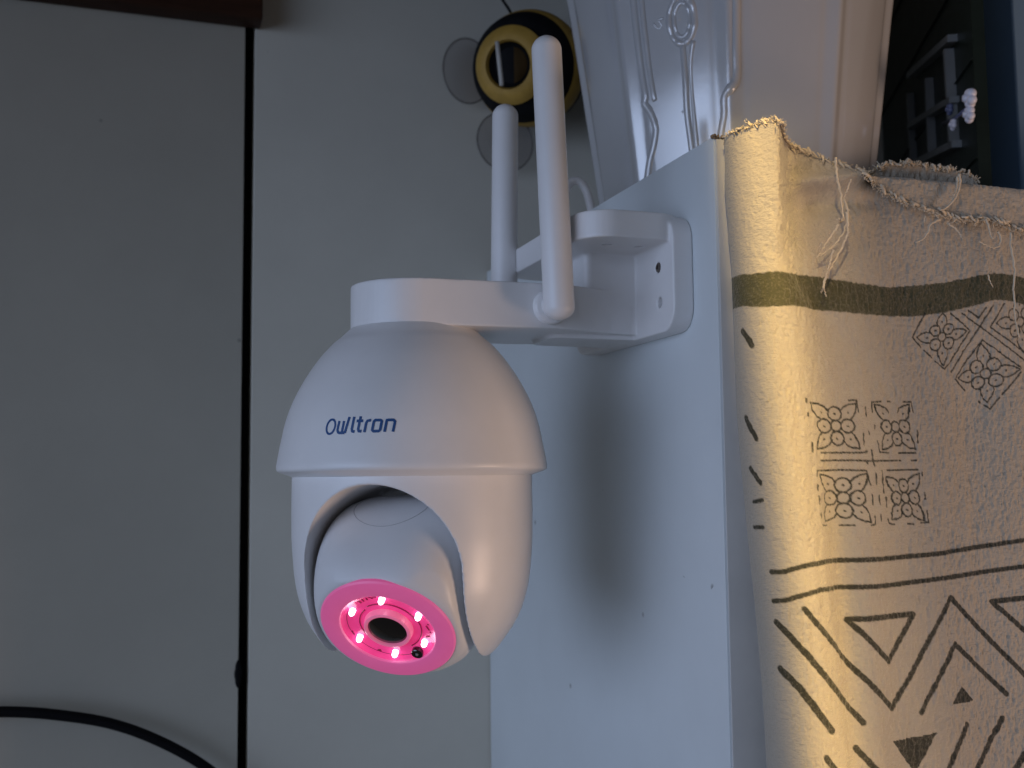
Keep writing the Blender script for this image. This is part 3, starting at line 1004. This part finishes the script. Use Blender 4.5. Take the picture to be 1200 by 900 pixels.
# flower motifs: corners given as leaf tips (top left, top right, bottom right, bottom left)
def motif(tl, tr, br, bl, wd=2.3, skip=()):
    def mp(u, v):   # u, v in -1..1, v down
        a = (u + 1) / 2; b = (v + 1) / 2
        return ((tl[0] * (1 - a) + tr[0] * a) * (1 - b) + (bl[0] * (1 - a) + br[0] * a) * b,
                (tl[1] * (1 - a) + tr[1] * a) * (1 - b) + (bl[1] * (1 - a) + br[1] * a) * b)
    def circ(cx, cy, r, n=12):
        stroke([mp(cx + r * math.cos(2 * math.pi * k / n), cy + r * math.sin(2 * math.pi * k / n)) for k in range(n + 1)], wd)
    circ(0, 0, 0.25)
    for i, (cx, cy) in enumerate(((0, -0.56), (0.56, 0), (0, 0.56), (-0.56, 0))):
        if i in skip: continue
        circ(cx, cy, 0.32)
        stroke([mp(cx - .02, cy), mp(cx + .03, cy + .02)], 2.2)
    for sx, sy in ((-1, -1), (1, -1), (1, 1), (-1, 1)):
        leaf = [(0.27, 0.66), (0.42, 0.86), (0.70, 0.99), (1.04, 1.04), (0.99, 0.72), (0.86, 0.44), (0.66, 0.27)]
        stroke([mp(sx * a, sy * b) for a, b in leaf], wd)
        stroke([mp(sx * .6, sy * .6), mp(sx * .64, sy * .62)], 2.2)
motif((951, 473), (1001, 474), (1005, 525), (959, 525))
motif((1024, 475), (1065, 475), (1071, 525), (1033, 526), skip=(0,))
motif((962, 557), (1013, 556), (1016, 611), (970, 610))
motif((1037, 560), (1075, 556), (1081, 609), (1044, 608))
motif((1077, 395), (1105, 368), (1132, 388), (1107, 427), 2.1)
motif((1128, 443), (1150, 404), (1192, 433), (1160, 470), 2.1)
motif((1167, 379), (1193, 346), (1222, 372), (1198, 412), 2.1)
z3 = lambda P: [(940 + x / 5.456, 460 + y / 5.456) for x, y in P]
for P in ([(25, 40), (25, 62)], [(36, 130), (37, 150)], [(65, 320), (68, 378)], [(290, 50), (340, 50), (352, 125)], [(378, 265), (382, 335)], [(120, 385), (390, 385), (400, 376)],
          [(396, 95), (400, 150)], [(415, 250), (420, 268)], [(455, 210), (457, 232)], [(430, 370), (438, 430), (446, 470)], [(122, 435), (300, 433), (420, 438), (600, 435)], [(400, 440), (404, 452)],
          [(440, 125), (438, 62), (500, 58)], [(540, 56), (560, 58)], [(650, 60), (700, 62), (710, 125)], [(730, 245), (733, 320)], [(470, 310), (482, 380), (540, 386)], [(615, 387), (718, 385)], [(690, 435), (722, 435)], [(615, 436), (625, 436)],
          [(90, 535), (95, 500), (250, 494), (400, 500), (416, 590)], [(100, 590), (104, 625)], [(112, 665), (116, 715)], [(127, 770), (129, 800)], [(140, 850), (182, 850)], [(262, 850), (330, 848)], [(420, 848), (446, 840), (446, 790)], [(430, 655), (434, 715)],
          [(457, 520), (460, 585)], [(473, 660), (478, 715)], [(484, 780), (487, 820)], [(500, 500), (510, 640)], [(522, 670), (526, 730)], [(535, 810), (545, 838), (580, 842)], [(535, 498), (735, 492)], [(755, 510), (758, 530)], [(772, 640), (776, 680)], [(788, 755), (794, 830), (750, 832)], [(665, 838), (700, 840)]):
    stroke(z3(P), 2.2)
z2 = lambda P: [(1040 + x / 6.43, 350 + y / 6.43) for x, y in P]
for P in ([(290, 110), (195, 290), (260, 365)], [(285, 390), (345, 445)], [(370, 470), (440, 530), (480, 490), (625, 240), (480, 110)], [(500, 550), (690, 215), (790, 50)], [(560, 110), (700, 215), (1029, 470)], [(610, 90), (680, 145), (730, 70)],
          [(870, 40), (765, 215), (1029, 410)], [(715, 310), (530, 605), (615, 690)], [(715, 310), (1000, 525)], [(995, 555), (870, 720)], [(850, 745), (790, 830), (755, 800)], [(720, 770), (730, 785)]):
    stroke(z2(P), 2.2)
zl = lambda P: [(840 + x / 3.103, 610 + y / 3.103) for x, y in P]
for P, wd in (([(200, 188), (240, 186), (330, 162), (400, 150), (600, 138), (800, 120), (1117, 70), (1300, 40)], 6), ([(205, 293), (250, 290), (380, 252), (600, 236), (850, 205), (1117, 165), (1300, 132)], 6),
              ([(318, 322), (628, 680), (845, 280), (1117, 560), (1180, 620)], 7), ([(485, 362), (705, 338), (615, 510), (485, 362)], 7), ([(215, 370), (330, 490), (535, 735)], 8), ([(232, 540), (300, 610), (420, 765)], 9),
              ([(732, 695), (860, 448), (1055, 632)], 7), ([(1117, 280), (1000, 295), (1160, 440)], 7), ([(400, 865), (470, 960)], 8), ([(512, 830), (620, 960)], 8), ([(905, 742), (800, 960)], 8), ([(1040, 720), (915, 960)], 8), ([(1117, 850), (1075, 930)], 9)):
    stroke(zl(P), wd, 0.0003)
fill(zl([(632, 800), (790, 768), (715, 905), (700, 900)])); fill(zl([(885, 600), (935, 655), (845, 668)]))
# ends of lines that run round the side fold
for P, wd in (([(870, 388), (874, 395), (881, 405)], 7), ([(872, 490), (877, 497), (886, 514)], 7), ([(879, 549), (883, 556), (890, 566)], 6.5), ([(881, 588), (892, 586)], 5), ([(884, 618), (894, 618)], 5)):
    stroke(P, wd, 0.0003)

def grid_mesh(name, X, Y, Z, attr=None, m=None, parent=None):
    n0, n1 = X.shape
    me = bpy.data.meshes.new(name)
    me.vertices.add(n0 * n1)
    me.vertices.foreach_set('co', np.stack([X, Y, Z], -1).astype(np.float32).ravel())
    I = np.arange(n0 * n1).reshape(n0, n1)
    Q = np.stack([I[:-1, :-1], I[1:, :-1], I[1:, 1:], I[:-1, 1:]], -1).reshape(-1, 4)
    me.loops.add(Q.size); me.polygons.add(len(Q))
    me.loops.foreach_set('vertex_index', Q.ravel().astype(np.int32))
    me.polygons.foreach_set('loop_start', (np.arange(len(Q)) * 4).astype(np.int32))
    me.update(calc_edges=True)
    if attr:
        for k, v in attr.items():
            a = me.attributes.new(k, 'FLOAT', 'POINT')
            a.data.foreach_set('value', v.astype(np.float32).ravel())
    me.validate()
    return link(name, me, m, parent)

# material: unbleached cotton with a weave, prints worn by the weave
def cloth_mat():
    m = bpy.data.materials.new('printed_cotton')
    m.use_nodes = True
    nt = m.node_tree
    b = nt.nodes['Principled BSDF']
    b.inputs['Roughness'].default_value = 0.9
    b.inputs['Specular IOR Level'].default_value = 0.15
    b.inputs['Sheen Weight'].default_value = 0.25
    tc = nt.nodes.new('ShaderNodeTexCoord')
    def noise(scale, st=(1, 1, 1), det=4):
        mp = nt.nodes.new('ShaderNodeMapping'); mp.inputs['Scale'].default_value = st
        n = nt.nodes.new('ShaderNodeTexNoise'); n.inputs['Scale'].default_value = scale; n.inputs['Detail'].default_value = det
        nt.links.new(tc.outputs['Object'], mp.inputs['Vector']); nt.links.new(mp.outputs['Vector'], n.inputs['Vector'])
        return n.outputs['Fac']
    def mix(f, a, c):
        x = nt.nodes.new('ShaderNodeMix'); x.data_type = 'RGBA'
        for inp, v in ((x.inputs['Factor'], f), (x.inputs[6], a), (x.inputs[7], c)):
            if hasattr(v, 'is_linked'): nt.links.new(v, inp)
            elif isinstance(v, tuple): inp.default_value = (*v, 1)
            else: inp.default_value = v
        return x.outputs[2]
    def mth(op, a, c=0.0):
        x = nt.nodes.new('ShaderNodeMath'); x.operation = op; x.use_clamp = op != 'SUBTRACT'
        for inp, v in ((x.inputs[0], a), (x.inputs[1], c)):
            if hasattr(v, 'is_linked'): nt.links.new(v, inp)
            else: inp.default_value = v
        return x.outputs[0]
    thread = noise(420, (1, 1, 5)); thread2 = noise(420, (5, 1, 1)); blot = noise(26); fine = noise(1100)
    base = mix(blot, (0.41, 0.36, 0.285), (0.48, 0.425, 0.345))
    base = mix(mth('MULTIPLY', thread, 0.5), base, (0.31, 0.27, 0.21))
    base = mix(mth('MULTIPLY', thread2, 0.25), base, (0.54, 0.48, 0.39))
    at_ = nt.nodes.new('ShaderNodeAttribute'); at_.attribute_name = 'ink'
    ab = nt.nodes.new('ShaderNodeAttribute'); ab.attribute_name = 'band'
    wear = nt.nodes.new('ShaderNodeMapRange'); wear.inputs['From Min'].default_value = 0.28; wear.inputs['From Max'].default_value = 0.50
    wear.inputs['To Min'].default_value = 0.80; wear.inputs['To Max'].default_value = 0.97
    nt.links.new(fine, wear.inputs['Value'])
    inkf = mth('MULTIPLY', at_.outputs['Fac'], wear.outputs['Result'])
    bandf = mth('MULTIPLY', ab.outputs['Fac'], wear.outputs['Result'])
    olive = mix(noise(70, (1.5, 1, 0.6)), (0.040, 0.040, 0.018), (0.085, 0.082, 0.040))
    base = mix(bandf, base, olive)
    base = mix(inkf, base, (0.030, 0.030, 0.020))
    nt.links.new(base, b.inputs['Base Color'])
    h = mth('ADD', mth('MULTIPLY', noise(650, (1, 1, 2.5)), 0.5), mth('MULTIPLY', noise(650, (2.5, 1, 1)), 0.5))
    bp = nt.nodes.new('ShaderNodeBump'); bp.inputs['Strength'].default_value = 0.9; bp.inputs['Distance'].default_value = 0.0011
    nt.links.new(h, bp.inputs['Height']); nt.links.new(bp.outputs['Normal'], b.inputs['Normal'])
    return m
M['cloth'] = cloth_mat()
M['thread'] = mat('cotton_thread', (0.62, 0.53, 0.40), 0.9, var=0.1, vscale=300, spec=0.1)

ORG = Vector((0.25, 0.335, ZB))
cloth = empty('printed_cloth', ORG)
tag(cloth, 'beige cotton cloth with black block prints and frayed top edge draped over cabinet', 'cloth')
sheet = grid_mesh('front_sheet', X - ORG.x, Y - ORG.y, Z - ORG.z, {'ink': ink, 'band': bandm}, M['cloth'], cloth)
sheet.data.polygons.foreach_set('use_smooth', [True] * len(sheet.data.polygons))

# ---- flap: the top edge folded forward, hanging in front with its raw edge
FL = [(1000, 196), (1008, 206), (1018, 217), (1027, 224), (1043, 233), (1058, 241), (1075, 246), (1098, 252), (1114, 259), (1130, 259), (1150, 260), (1165, 263), (1182, 269), (1200, 271), (1290, 281)]
fl = [at(x, y, 0.3265) for x, y in FL]
xs = np.linspace(XE - 0.0015, 0.352, 420)
ze = np.interp(xs, [p.x for p in fl], [p.z for p in fl]) + 0.0004 * vnoise(xs * 700, xs * 0, 41) + 0.00025 * vnoise(xs * 2200, xs * 0, 42)
t = np.linspace(0, 1, 46)
XS, TT = np.meshgrid(xs, t)
ztx = ztop(xs)[None, :] + 0.0012
L0 = np.maximum(ztx - ze[None, :], 0.0008)
ZF = ztx - L0 * np.clip((TT - 0.15) / 0.85, 0, 1)
YF = 0.3290 - 0.0042 * np.sin(np.clip(TT / 0.3, 0, 1) * math.pi / 2) + displace(XS, np.full_like(XS, 0.1), np.full_like(XS, .05)) * 0.25
YF -= 0.0012 * TT ** 2 + 0.0006 * vnoise(XS * 160, ZF * 160, 43) + 0.0003 * vnoise(XS * 900, ZF * 900, 44)
YF += np.where(TT < 0.15, (0.15 - TT) / 0.15 * 0.006, 0)
ZF -= np.where(TT < 0.15, ((0.15 - TT) / 0.15) ** 2 * 0.0012, 0)
# a bead at the raw edge
YF -= 0.0007 * gauss(TT, 0.97, 0.05)
flap = grid_mesh('folded_hem', XS - ORG.x, YF - ORG.y, ZF - ORG.z, {'ink': np.zeros_like(XS), 'band': np.zeros_like(XS)}, M['cloth'], cloth)
# ---- the part that lies behind: its raw edge sticks up
BL = [(1012, 205), (1028, 197), (1034, 194), (1060, 195), (1080, 196), (1096, 200), (1110, 201), (1124, 203), (1126, 206), (1134, 212), (1140, 219)]
bl = [at(x, y, 0.338) for x, y in BL]
xs2 = np.linspace(bl[0].x, bl[-1].x, 300)
zt2 = np.interp(xs2, [p.x for p in bl], [p.z for p in bl]) + 0.0005 * vnoise(xs2 * 900, xs2 * 0, 51) + 0.0003 * vnoise(xs2 * 2500, xs2 * 0, 52)
XS2, T2 = np.meshgrid(xs2, np.linspace(0, 1, 26))
zb2 = at(1080, 222, 0.338).z - 0.004
Z2 = zb2 + (zt2[None, :] - zb2) * T2
Y2 = 0.3375 + 0.0012 * vnoise(XS2 * 120, Z2 * 120, 53) + 0.0004 * vnoise(XS2 * 700, Z2 * 700, 54) - 0.0018 * T2 ** 2
back = grid_mesh('back_hem', XS2 - ORG.x, Y2 - ORG.y, Z2 - ORG.z, {'ink': np.zeros_like(XS2), 'band': np.zeros_like(XS2)}, M['cloth'], cloth)

# ---- fraying: hundreds of short ends along the raw edges
bm = bmesh.new()
def ends(P, n, ln, dirs, r=0.00019):
    for k in range(n):
        f = random.random() * (len(P) - 1)
        i = int(f); p = P[i].lerp(P[i + 1], f - i)
        d = Vector((random.gauss(0, 0.7), random.gauss(-0.25, 0.45), 0)) + Vector(dirs) * random.uniform(0.3, 1.0)
        d.normalize()
        l_ = ln * random.uniform(0.35, 1.3)
        bend = Vector((random.gauss(0, 1), random.gauss(0, 1), random.gauss(0, 1))) * l_ * 0.3
        a = p + Vector((0, random.uniform(-.0006, .0006), random.uniform(-.0008, .0005)))
        add_tube(bm, [a - ORG, a + d * l_ * 0.5 + bend * 0.6 - ORG, a + d * l_ + bend - ORG], r * random.uniform(0.7, 1.3), 4)
i0 = 0
edge_flap = [Vector((XS[-1, k], YF[-1, k], ZF[-1, k])) for k in range(0, 420, 6)]
edge_back = [Vector((XS2[-1, k], Y2[-1, k], Z2[-1, k])) for k in range(0, 300, 6)]
edge_top = [Vector((X[0, k], Y[0, k], Z[0, k])) for k in range(20, NS, 4) if X[0, k] < XE + 0.001]
ends(edge_flap, 420, 0.0020, (0, -0.2, -1), 0.00015)
ends(edge_back, 260, 0.0016, (0, -0.3, 0.5))
ends(edge_top, 300, 0.0015, (0.1, -0.4, 0.4), 0.00014)
ends(edge_top, 160, 0.0018, (0.1, -0.6, -0.8))
fray = bm_obj('frayed_ends', bm, M['thread'], cloth)
fray['kind'] = 'stuff'
# twisted bead of loosened weave along the raw edges
def loose(px, Y0, r=0.00042, wig=0.0003, y1=None):
    P = []
    n = len(px)
    for i, (x, y) in enumerate(px):
        yy_ = Y0 if y1 is None else Y0 + (y1 - Y0) * i / (n - 1)
        P.append(at(x, y, yy_))
    P = catmull(P, 8)
    P = [p + Vector((random.gauss(0, wig), random.gauss(0, wig), random.gauss(0, wig))) * 0.5 - ORG for p in P]
    bm = bmesh.new()
    add_tube(bm, P, r, 6, taper=lambda f: 1.0 - 0.45 * f)
    return bm_obj('loose_thread', bm, M['thread'], cloth)
z4 = lambda P: [(940 + x / 4.0923, 180 + y / 4.0923) for x, y in P]
for P, r in (([(160, 20), (168, 100), (185, 190), (192, 270), (200, 320)], 0.00048), ([(235, 120), (215, 175), (200, 215), (195, 260)], 0.00035), ([(200, 215), (222, 280), (210, 350), (170, 420), (120, 465), (85, 490)], 0.00045),
             ([(215, 280), (220, 370), (205, 420), (165, 500), (130, 560), (108, 610), (100, 650)], 0.00045), ([(175, 340), (150, 380), (115, 430), (75, 500)], 0.00042), ([(95, 425), (82, 455), (78, 475)], 0.00035),
             ([(148, 460), (138, 510), (118, 580), (105, 640), (115, 685)], 0.00040), ([(105, 640), (92, 668)], 0.00035), ([(180, 310), (170, 320), (185, 330), (195, 300)], 0.0004)):
    loose(z4(P), 0.3215, r, y1=0.3255)
for P, r in (([(752, 100), (756, 150), (735, 210), (690, 260), (660, 270)], 0.00060), ([(745, 110), (740, 170), (720, 220)], 0.00045), ([(660, 315), (615, 340), (598, 385), (570, 415), (545, 425)], 0.00052), ([(700, 335), (735, 360), (755, 385), (768, 408)], 0.00042), ([(590, 300), (585, 330)], 0.0003),
             ([(880, 310), (895, 350), (905, 395), (915, 410)], 0.00048), ([(940, 375), (952, 405), (945, 440), (915, 455)], 0.00050), ([(850, 420), (880, 438), (920, 455)], 0.00035), ([(805, 295), (825, 320), (832, 325)], 0.0005),
             ([(1002, 380), (1000, 440), (1018, 540), (1015, 650), (1022, 780), (1040, 880)], 0.00052), ([(890, 580), (905, 620), (915, 640)], 0.00028)):
    loose(z4(P), 0.3210, r, 0.00022)
# coarse twisted cord of weft at the raw edges
bm = bmesh.new()
def bead(E, r, step=1):
    for a, b in zip(E[::step], E[step::step]):
        if random.random() < 0.22: continue
        m_ = (a + b) / 2 + Vector((random.gauss(0, .0003), -0.0005 + random.gauss(0, .0004), random.gauss(0, .0004)))
        q_ = b - a
        d_ = Vector((q_.x * 0.6 + random.gauss(0, .0004), random.gauss(-.0002, .0004), q_.z * 0.6 - random.uniform(0.0002, 0.0012)))
        add_tube(bm, [m_ - d_ - ORG, m_ + Vector((0, -r * 0.7, 0)) - ORG, m_ + d_ - ORG], r * random.uniform(0.7, 1.2), 5)
bead(edge_flap, 0.00052); bead(edge_back, 0.00042); bead(edge_top, 0.00045)
bd = bm_obj('frayed_weft', bm, M['thread'], cloth)
bd['kind'] = 'stuff'
